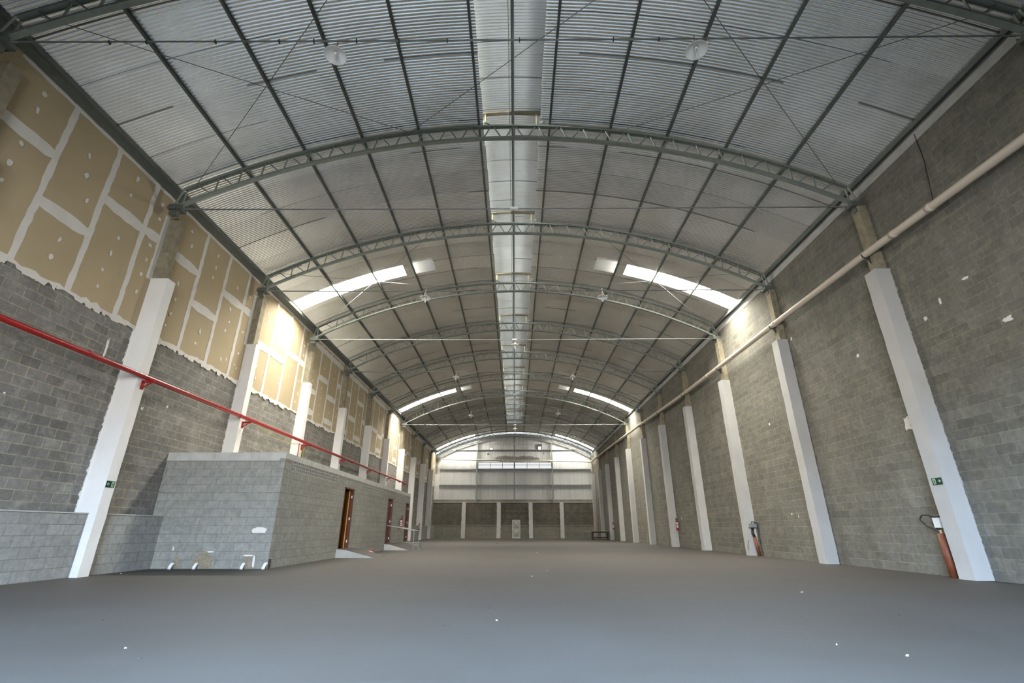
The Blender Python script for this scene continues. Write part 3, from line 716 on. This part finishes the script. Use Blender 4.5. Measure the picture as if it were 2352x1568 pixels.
# ------------------------------------------------------------------ right wall pipe
t = thing('rain_pipe', (9.6, 30, 8.0), 'long cream plastic pipe hung along the right wall', 'pipe')
pp = [(-1, 7.50), (6.9, 7.77), (11.2, 7.93), (16.1, 7.99), (21.15, 8.03), (27.2, 8.13), (37.3, 8.44), (48.4, 8.70), (60.95, 8.86)]
MB().tube([(9.53, y, z) for y, z in pp]+[(9.50, 61.0, 8.86)], .098, 16).build('pipe', 'pvc', t, smooth=True)
def pz(y):
    for (a, za), (b, zb) in zip(pp[:-1], pp[1:]):
        if a <= y <= b: return za+(zb-za)*(y-a)/(b-a)
    return pp[-1][1]
for y in (9.0, 10.1, 15.9, 19.6, 22.4, 25.5, 28.4, 31.5, 34.4, 40.4, 46.4, 52.4):
    MB().tube([(9.53, y-.07, pz(y-.07)), (9.53, y+.07, pz(y+.07))], .107, 16).build('coupling', 'pvc', t, smooth=True)
for i in range(1, 11):
    y = TY[i]; z = pz(y)
    mb = MB(); th = [math.pi*(1.0+k/10) for k in range(11)]
    mb.tube([(9.53+.112*math.cos(a), y, z+.112*math.sin(a)) for a in th], .014, 6)
    mb.tube([(9.53, y, z-.112), (9.62, y, z-.27), (9.60, y, z-.02)], .014, 6).tube([(9.62, y, z-.27), (9.60, y, z+.1)], .014, 6)
    mb.build('hanger_bracket', 'black', t)
tag(MB().tube([(XR-.012, 9.0, 10.05), (XR-.012, 9.02, 9.2), (9.70, 9.05, pz(9.05)+.05)], .010, 6).build('hanging_wire', 'black'), 'thin black wire running down the right wall to the pipe', 'wire')
tag(MB().tube([(9.55, 21.6, 10.2), (9.62, 21.62, 9.95), (9.86, 21.65, 9.80)], .012, 6).build('hanging_wire', 'pvc_white'), 'short white tube hanging at the eave beside the nearest right skylight', 'tube')

# red sprinkler main
t = thing('sprinkler_pipe', (-9.48, 25, 4.62), 'long red fire pipe running along the left wall', 'pipe')
MB().tube([(-9.47, -1, 4.60), (-9.47, 11, 4.61), (-9.47, 28, 4.64), (-9.45, 42.6, 4.65)], .062, 12).build('pipe', 'red', t, smooth=True)
for y in (3.0, 9.8, 16.0, 22.0, 28.0, 34.0, 40.0): MB().tube([(-9.47, y-.05, 4.615), (-9.47, y+.05, 4.615)], .072, 12).build('coupling', 'red', t)
for i in range(1, 8):
    y = YC[i]+.05; x = LX[i]
    MB().box(x, x+.30, y-.025, y+.025, 4.51, 4.56).box(x, x+.02, y-.05, y+.05, 4.33, 4.56).bar((x+.01, y, 4.36), (x+.26, y, 4.53), .04, .02).build('wall_bracket', 'red', t)
MB().extr([(-9.62, 4.56), (-9.30, 4.60), (-9.62, 4.70)], 1, 42.3, 42.9).build('end_bracket', 'red', t)
tag(MB().tube([(-9.62, 17.2, 4.63), (-9.8, 18.4, 4.58), (-9.88, 19.8, 4.50), (-9.85, 21.0, 4.50), (-9.6, 21.7, 4.60)], .011, 6).build('yellow_conduit', 'yellow'), 'thin yellow conduit sagging under the red pipe between two left pilasters', 'conduit')
tag(MB().tube([(-10.08, 22.7, 4.62), (-10.08, 22.72, 3.1)], .03, 8).build('yellow_pipe', 'yellow'), 'yellow vertical pipe dropping down the left wall behind the annex roof', 'pipe')
tag(MB().tube([(-9.70, 21.35, 4.58), (-9.70, 21.37, 3.15)], .02, 8).build('drop_pipe', 'red'), 'thin dark red drop pipe on the third left pilaster', 'pipe')

# ------------------------------------------------------------------ pendant lamps
def make_lamp(x, y, z, lab, stem, grp):
    t = thing('pendant_lamp', (x, y, z), lab, 'lamp', grp)
    MB().tube([(x, y, z+.16), (x, y, z+stem)], .014, 8).build('stem', 'brass', t)
    holder = MB().lathe([(.001, .18), (.035, .18), (.045, .14), (.045, .06), (.001, .06)], (x, y, z), 14).build('lamp_holder', 'brass', t, smooth=False)
    MB().lathe([(.03, .085), (.07, .075), (.13, .045), (.185, .012), (.20, -.012), (.202, -.022), (.193, -.02), (.18, -.004), (.125, .03), (.065, .058), (.0, .065)], (x, y, z), 28).build('shade', 'lampwhite', t, smooth=True)
    mb = MB()
    for k in range(4):
        a = k*math.pi/2+.4; dx, dy = .020*math.cos(a), .020*math.sin(a)
        mb.tube([(x+dx, y+dy, z+.03), (x+dx, y+dy, z-.17), (x+dx*.5, y+dy*.5, z-.19)], .013, 8)
    mb.tube([(x, y, z+.06), (x, y, z-.0)], .034, 12)
    mb.build('bulb', 'lampwhite', holder, smooth=True)
    return t
G = 'pendant lamps hung from the tie rods'
lamp = make_lamp(-3.30, TY[0], 9.12, 'round white pendant lamp high at upper left, nearest the camera', .38, G)
lamps = [((3.36, TY[0], 9.20), 'round white pendant lamp high at upper right, nearest the camera'),
         ((-3.42, TY[2], 9.20), 'white pendant lamp hanging left of the ridge in front of the third truss'),
         ((3.34, TY[2], 9.21), 'white pendant lamp hanging right of the ridge in front of the third truss'),
         ((0, TY[3], 9.19), 'white pendant lamp under the ridge, nearest of the three central ones'),
         ((-3.42, TY[4], 9.16), 'white pendant lamp left of the ridge, below the fifth truss'),
         ((3.33, TY[4], 9.17), 'white pendant lamp right of the ridge, below the fifth truss'),
         ((0, TY[5], 9.16), 'white pendant lamp under the ridge, middle of the three central ones'),
         ((-3.42, TY[6], 9.16), 'white pendant lamp left of the ridge in front of the far skylights'),
         ((3.33, TY[6], 9.30), 'white pendant lamp right of the ridge in front of the far skylights'),
         ((0, TY[7], 9.13), 'white pendant lamp under the ridge, farthest of the three central ones'),
         ((-3.15, TY[10], 9.15), 'small dark looking pendant lamp against the left of the end wall'),
         ((3.35, TY[10], 9.2), 'small dark looking pendant lamp against the right of the end wall')]
for p, lab in lamps: dup(lamp, p, lab)

# ------------------------------------------------------------------ annex of pale blocks
AX, AY0, AY1, AH = -6.667, 13.95, 31.55, 3.07
doors = [(19.30, 20.38, .30, 2.50), (26.10, 27.05, .30, 2.48), (30.45, 31.35, .30, 2.46)]
vents = [(14.42, 18.25, 2.60, 2.90), (21.5, 25.0, 2.52, 2.88), (27.5, 30.1, 2.48, 2.86)]
mb = wallgrid(MB(), 0, AX-.16, AX, AY0, AY1, 0, 2.90, doors+vents)
struct(mb.build('wall_annex_side', 'block_annex'))
struct(MB().box(XL+.01, AX-.16, AY0, AY0+.16, 0, 2.84).build('wall_annex_front', 'block_annex'))
struct(MB().box(XL+.01, AX-.16, AY1-.16, AY1, 0, 2.90).build('wall_annex_back', 'block_annex'))
struct(MB().box(XL+.01, AX-.16, AY0-.006, AY0+.17, 2.84, AH).box(AX-.16, AX+.006, AY0-.006, AY1, 2.90, AH).box(XL+.01, AX-.16, AY1-.17, AY1, 2.90, AH).build('trim_5', 'cement'))
struct(MB().box(XL+.01, AX-.16, AY0+.17, AY1-.17, 2.84, 2.96).build('ceiling_annex', 'cement'))
struct(MB().box(XL+.4, XL+.5, AY0+.2, AY1-.2, 0, 2.84).build('wall_annex_inside', 'inside_shade'))
for i, (a, b, z0, z1) in enumerate(doors):
    t = bpy.data.objects.new(f'door_{i+1}', None); COL.objects.link(t); t.location = (AX, (a+b)/2, z0); ORG[t.name] = tuple(t.location); struct(t)
    dfr = MB().box(AX-.17, AX+.012, a-.035, a+.02, z0, z1+.03).box(AX-.17, AX+.012, b-.03, b+.035, z0, z1+.03).box(AX-.17, AX+.012, a-.035, b+.035, z1-.02, z1+.035).build('door_frame', 'wood_frame', t)
    if i == 0:
        th = math.radians(146)
        hx, hy = AX-.13, b-.05; L = .92
        ex, ey = hx-L*math.sin(th), hy-L*math.cos(th); tx, ty = math.cos(th)*.04, -math.sin(th)*.04
        mb = MB().hexa([(hx, hy, z0+.01), (ex, ey, z0+.01), (ex+tx, ey+ty, z0+.01), (hx+tx, hy+ty, z0+.01), (hx, hy, z1-.03), (ex, ey, z1-.03), (ex+tx, ey+ty, z1-.03), (hx+tx, hy+ty, z1-.03)])
        lf = mb.build('door_leaf', 'wood_orange', t)
        mb = MB()
        for k in range(12): mb.box(AX-.62, AX-.60, a-1.0, b-.95+.6, z0+.03+k*.18, z0+.15+k*.18)
        mb.build('inner_slats', 'wood_dark', t)
    else:
        lf = MB().box(AX-.13, AX-.09, a+.02, b-.03, z0+.01, z1-.02).build('door_leaf', 'wood_dark', t)
    for z in (z0+.25, z0+1.08, z1-.28):
        MB().box(AX-.075, AX-.03, b-.042, b-.03, z-.05, z+.05).build('hinge', 'pvc_white', dfr)
for i, (a, b, z0, z1) in enumerate(vents):
    mb = MB(); n = int((b-a)/.145); nr = 3; h = (z1-z0)/nr
    for k in range(n+1): y = a+(b-a)*k/n; mb.box(AX-.12, AX+.0, y-.024, y+.024, z0, z1)
    for r_ in range(nr+1): mb.box(AX-.12, AX+.004, a, b, z0+h*r_-.014, z0+h*r_+.014)
    for r_ in range(nr):
        for k in range(n):
            y = a+(b-a)*(k+.5)/n; mb.bar((AX-.09, y, z0+h*(r_+.75)), (AX-.0, y, z0+h*(r_+.2)), .08, .014, up=(0, 1, 0))
    v = thing('vent_blocks', (AX-.07, (a+b)/2, z0), ('grey perforated vent blocks high on the annex, before the open door', 'grey perforated vent blocks high on the annex, between the first two doors', 'grey perforated vent blocks high on the annex, above the extinguisher')[i], 'vent', 'vent block rows on the annex')
    mb.build('block_grid', 'cement_dark', v); MB().box(AX-.15, AX-.13, a, b, z0, z1).build('shade_backing', 'inside_shade', v)  # added dark sheet paints the shade in the vent openings
# broken holes and pipe stubs at the annex foot
for x, w, h, lab in ((-9.13, .13, .15, 'broken mortar patch'), (-8.42, .28, .20, 'broken mortar patch'), (-7.22, .14, .15, 'broken mortar patch')):
    mb = MB(); k = 12; pts = [(x+w*math.cos(math.pi*j/k)*R.uniform(.9, 1.1), AY0-.012-.0*j, .02+2*h*math.sin(math.pi*j/k)*R.uniform(.9, 1.08)) for j in range(k+1)]
    mb.add(pts+[(x, AY0-.03, h*.8)], [(j, j+1, k+1) for j in range(k)]+[(k, 0, k+1)]); struct(mb.build('annex_mortar_patch', 'rubble'))
sp = MB()
for x, z, wx, wz in ((-7.03, .96, .19, .075), (-8.3, .42, .14, .02), (-7.05, .18, .03, .14), (-7.22, .33, .15, .02), (-9.3, .5, .02, .05)):
    q = splash('s', x, AY0-.005, z, wx, wz, axis=1, amp=.2); sp.add(q.v, q.f)
struct(sp.build('annex_paint_patch', 'compound'))
for x, lab in ((-9.20, 'leftmost of the white pipe ends at the annex foot'), (-8.55, 'white pipe end in the widest broken hole at the annex foot'), (-7.28, 'white pipe end in the right broken hole at the annex foot'), (-6.70, 'white pipe end at the corner of the annex foot')):
    y0 = AY0-.03
    tag(MB().tube([(x+.02, y0+.02, .13), (x+.01, y0-.05, .12), (x-.0, y0-.09, .05), (x-.0, y0-.09, .0)], .045, 10).build('pipe_stub', 'pvc_white', smooth=True), lab, 'pipe', 'white pipe ends at the annex foot')
tag(MB().box(AX+.0, AX+.03, AY0+.04, AY0+.12, .02, .24).build('conduit_slot', 'dark_scrap'), 'dark conduit slot at the bottom corner of the annex', 'slot')

# ramps, step, rail
for pr, ya, yb, lab in (([(AX+.001, .30), (-6.35, .28), (-5.2, .0)], 19.12, 20.75, 'pale concrete ramp at the open annex door'), ([(AX+.001, .29), (-6.4, .27), (-5.4, .0)], 26.05, 29.6, 'low concrete ramp with a handrail at the second annex door')):
    t = thing('door_ramp', (-6.0, (ya+yb)/2, 0), lab, 'ramp', 'ramps at the annex doors')
    MB().extr([(AX+.001, 0)]+pr, 1, ya, yb).build('ramp_body', 'cement', t)
    MB().extr(pr+[(p[0], p[1]+.006) for p in pr[::-1]], 1, ya+.01, yb-.01).build('ramp_surface', 'floor', t)
tag(MB().box(AX+.001, -5.75, 30.3, 31.5, 0, .27).build('door_step', 'block_low'), 'dark concrete step at the farthest annex door', 'step')
t = thing('handrail', (-5.8, 26.2, 0), 'thin steel handrail on the ramp at the second annex door', 'handrail')
MB().tube([(AX+.02, 26.12, 1.17), (-5.9, 26.14, 1.05), (-5.22, 26.2, .93), (-5.05, 26.6, .93), (-5.22, 26.9, .93), (AX+.4, 27.0, 1.13)], .022, 8).build('rail', 'steel_light', t)
MB().tube([(-5.22, 26.2, .93), (-5.22, 26.2, 0)], .02, 8).build('post', 'steel_light', t)
MB().tube([(-5.05, 26.7, .93), (-5.05, 26.7, 0)], .02, 8).build('post', 'steel_light', t)
t = thing('cloth_bundle', (-6.2, 22.3, 0), 'small black bundle with red and white on the floor past the open door', 'bundle')
mb = MB(); mb.lathe([(.001, .15), (.07, .14), (.13, .09), (.19, .03), (.20, 0)], (-6.2, 22.3, 0), 14); mb.build('dark_cloth', 'dark_scrap', t, smooth=True)
MB().lathe([(.001, .21), (.05, .19), (.09, .14), (.10, .1)], (-6.25, 22.32, 0), 10).build('red_cloth', 'redcloth', t, smooth=True)
MB().bar((-6.28, 22.1, .12), (-6.1, 22.14, .07), .06, .04).build('white_strap', 'pvc_white', t)

# ------------------------------------------------------------------ exit signs
def sign(x, s, y0, y1, z0, z1, lab):
    t = thing('exit_sign', (x, (y0+y1)/2, z0), lab, 'sign', 'green exit signs on the pilasters')
    MB().box(x, x+s*.008, y0, y1, z0, z1).build('panel', 'green', t)
    xf = x+s*.010; w = y1-y0; h = z1-z0
    # arrow points towards the camera (small y); door and figure at the far end
    def q(pts, m, nm): MB().add([(xf, y0+w*a, z0+h*b) for a, b in pts], [tuple(range(len(pts)))]).build(nm, m, t)
    q([(.08, .52), (.22, .75), (.27, .70), (.19, .56), (.38, .56), (.38, .47), (.19, .47), (.27, .33), (.22, .28)], 'signpale', 'arrow')
    q([(.60, .10), (.90, .10), (.90, .90), (.60, .90)], 'signpale', 'doorway_symbol')
    xf = x+s*.012
    mb = MB()
    for a, b, ww in (((.74, .68), (.76, .45), .07), ((.76, .45), (.66, .30), .05), ((.66, .30), (.63, .16), .05), ((.76, .45), (.84, .32), .05), ((.84, .32), (.88, .16), .05), ((.74, .62), (.64, .52), .04), ((.74, .62), (.86, .55), .04)):
        mb.bar((xf, y0+w*a[0], z0+h*a[1]), (xf, y0+w*b[0], z0+h*b[1]), .002, ww*w, up=(1, 0, 0))
    mb.add([(xf, y0+w*(.72+.035*math.cos(k)), z0+h*(.78+.07*math.sin(k))) for k in np.linspace(0, 6.28, 9)[:-1]], [tuple(range(8))])
    mb.build('running_figure', 'green', t)
sign(LX[1], 1, 11.485, 11.735, 1.905, 2.055, 'green exit sign with arrow on the nearest left pilaster')
sign(9.485, -1, 10.96, 11.22, 1.915, 2.065, 'green exit sign with arrow on the nearest right pilaster')

# ------------------------------------------------------------------ extinguishers
def ext(x, y, z, side, lab):
    t = thing('fire_extinguisher', (x, y, z), lab, 'fire extinguisher', 'red fire extinguishers on the walls')
    MB().lathe([(.001, 0), (.075, 0), (.08, .02), (.08, .46), (.06, .52), (.025, .55), (.001, .55)], (x, y, z), 18).build('cylinder', 'red', t, smooth=True)
    mb = MB()
    for za, zb in ((.16, .22), (.26, .32), (.36, .44)):
        mb.lathe([(.0815, za), (.0815, zb)], (x, y, z), 18)
    k = mb.build('label_band', 'pvc_white', t)
    valve = MB().tube([(x, y, z+.55), (x, y, z+.62)], .02, 8).bar((x-.07*side, y, z+.62), (x+.05*side, y, z+.60), .025, .02).bar((x-.07*side, y, z+.66), (x+.04*side, y, z+.62), .025, .015).build('valve', 'black', t)
    MB().tube([(x, y, z+.58), (x-side*.06, y-.1, z+.70), (x-side*.1, y-.14, z+.60), (x-side*.09, y-.11, z+.3), (x-side*.085, y-.08, z+.1)], .011, 6).build('hose', 'black', valve)
    MB().box(x+side*.075, x+side*.12, y-.03, y+.03, z+.35, z+.40).build('wall_hook', 'black', t)
ext(9.74, 30.55, .93, 1, 'red fire extinguisher on the right wall beside the fifth pilaster')
ext(9.72, 50.4, .98, 1, 'small red fire extinguisher at the far right above the table')
ext(AX+.12, 28.97, 1.02, -1, 'red fire extinguisher with white label on the annex wall between doors')
ext(-9.70, 51.0, .90, -1, 'red fire extinguisher on the far left wall beyond the annex')

# ------------------------------------------------------------------ hydrant standpipes
t = thing('hydrant_standpipe', (9.66, 11.62, 0), 'terracotta standpipe with black hose behind the nearest right pilaster', 'standpipe')
MB().tube([(9.60, 11.55, 0), (9.62, 11.58, .90)], .085, 14).build('standpipe', 'terracotta', t, smooth=True)
MB().tube([(9.62, 11.58, .90), (9.62, 11.58, .97)], .03, 10).build('valve_neck', 'brass', t)
MB().box(9.58, 9.80, 11.48, 11.66, 1.02, 1.24).build('meter_box', 'pvc_white', t)
MB().box(9.56, 9.82, 11.45, 11.70, 1.24, 1.265).box(9.79, 9.82, 11.45, 11.70, 1.0, 1.25).build('box_lid', 'black', t)
MB().tube([(9.60, 11.58, .93), (9.56, 11.85, 1.06), (9.58, 12.02, 1.2), (9.60, 11.95, 1.30), (9.62, 11.75, 1.30), (9.62, 11.60, 1.24), (9.60, 11.72, 1.12), (9.62, 11.62, .98)], .017, 8).build('hose', 'black', t, smooth=True)
t = thing('hydrant_standpipe', (9.70, 20.72, 0), 'reddish standpipe with grey box beside the third right pilaster', 'standpipe')
MB().tube([(9.72, 20.66, 0), (9.66, 20.70, .70)], .065, 12).build('standpipe', 'terracotta', t, smooth=True)
MB().tube([(9.66, 20.70, .70), (9.62, 20.72, .85), (9.64, 20.72, 1.05)], .05, 10).build('hose', 'black', t, smooth=True)
MB().box(9.56, 9.78, 20.60, 20.80, 1.05, 1.20).build('meter_box', 'steel_light', t)
MB().box(9.54, 9.80, 20.58, 20.82, 1.03, 1.06).box(9.78, 9.81, 20.58, 20.82, 1.03, 1.25).tube([(9.60, 20.65, 1.2), (9.62, 20.65, 1.28), (9.72, 20.65, 1.28), (9.74, 20.65, 1.2)], .015, 6).build('box_cradle', 'black', t)
tag(MB().tube([(9.30+.185, 20.85, .58), (9.483, 20.95, .50), (9.483, 21.06, .35), (9.483, 21.05, .2)], .008, 5).build('loose_wire', 'black'), 'thin loose wire on the third right pilaster near the floor', 'wire')

# ------------------------------------------------------------------ table and plank
t = thing('work_table', (8.3, 50.2, 0), 'low rough wooden table at the far right by the pilasters', 'table')
MB().box(6.78, 9.25, 49.8, 50.7, .80, .84).build('tabletop', 'table_top', t)
for x in (7.6, 9.12):
    for y in (49.95, 50.55): MB().box(x-.05, x+.05, y-.05, y+.05, 0, .80).build('leg', 'table_wood', t)
MB().box(7.6, 9.12, 49.92, 49.98, .68, .80).box(7.6, 9.12, 50.52, 50.58, .68, .80).build('apron', 'table_wood', t)
MB().box(7.6, 9.12, 49.92, 49.98, .06, .16).box(7.6, 9.12, 50.52, 50.58, .2, .28).build('stretcher', 'table_wood', t)
tag(MB().bar((9.22, 57.6, .02), (9.52, 58.6, 3.3), .14, .05, up=(1, 0, 0)).build('leaning_plank', 'wood_raw'), 'pale wooden plank leaning between the two farthest right pilasters', 'plank')

# ------------------------------------------------------------------ scraps on the floor
scr = [(.38, 11.9, .07, 'paper', 'white paper scrap on the floor straight ahead of the camera'), (.81, 13.5, .05, 'paper', 'small white scrap on the floor right of the hall centre, mid distance'),
       (.96, 23.5, .06, 'paper', 'tiny white scrap on the floor right of centre far ahead'), (-2.86, 24.8, .08, 'paper', 'white scrap on the floor left of centre far ahead'),
       (-1.38, 38.3, .14, 'dark_scrap', 'dark brown scrap on the floor near the end wall'), (4.74, 6.7, .07, 'dark_scrap', 'dark leaf scrap on the floor at the right'),
       (2.95, 5.08, .035, 'paper', 'white scrap on the floor at the lower right'), (3.28, 4.67, .04, 'tan_scrap', 'tan scrap on the floor at the lower right, nearest the frame edge'),
       (4.83, 9.0, .05, 'tan_scrap', 'tan scrap on the floor at the right, mid distance'), (-.36, 7.2, .035, 'dark_scrap', 'dark speck on the floor left of the centre line'),
       (-.78, 5.95, .05, 'dark_scrap', 'thin dark sliver on the floor just left of the picture centre'), (-.22, 6.3, .03, 'paper', 'tiny white speck on the floor near the centre line'),
       (-4.83, 6.3, .05, 'dark_scrap', 'dark sliver on the floor at the left'), (-3.48, 4.9, .035, 'paper', 'white speck on the floor at the lower left'),
       (-6.75, 12.6, .045, 'paper', 'white scrap on the damp floor by the annex corner'), (-9.45, 12.5, .05, 'paper', 'white scrap on the floor at the foot of the left wall'),
       (2.8, 5.3, .025, 'dark_scrap', 'dark speck on the floor beside the lower right white scrap'), (-6.0, 46.0, .16, 'dark_scrap', 'dark scrap on the floor near the far left wall'),
       (-3.1, 4.55, .05, 'dark_scrap', 'short dark sliver near the bottom left of the floor')]
for x, y, r, m, lab in scr:
    r *= .5 if y < 9 else .8
    mb = MB(); k = 7; a0 = R.uniform(0, 6); pts = []
    for j in range(k):
        t_ = 2*math.pi*j/k; q = R.uniform(.7, 1.2); u, w = r*q*math.cos(t_)*.75, r*q*math.sin(t_)*.4
        pts.append((x+u*math.cos(a0)-w*math.sin(a0)*.4, y+u*math.sin(a0)*.5+w, .003+R.uniform(0, .012)))
    mb.add(pts+[(p[0], p[1], 0.0) for p in pts], [tuple(range(k))]+[(j, (j+1) % k, k+(j+1) % k, k+j) for j in range(k)])
    tag(mb.build('floor_scrap', m), lab, 'scrap', 'small scraps on the floor')
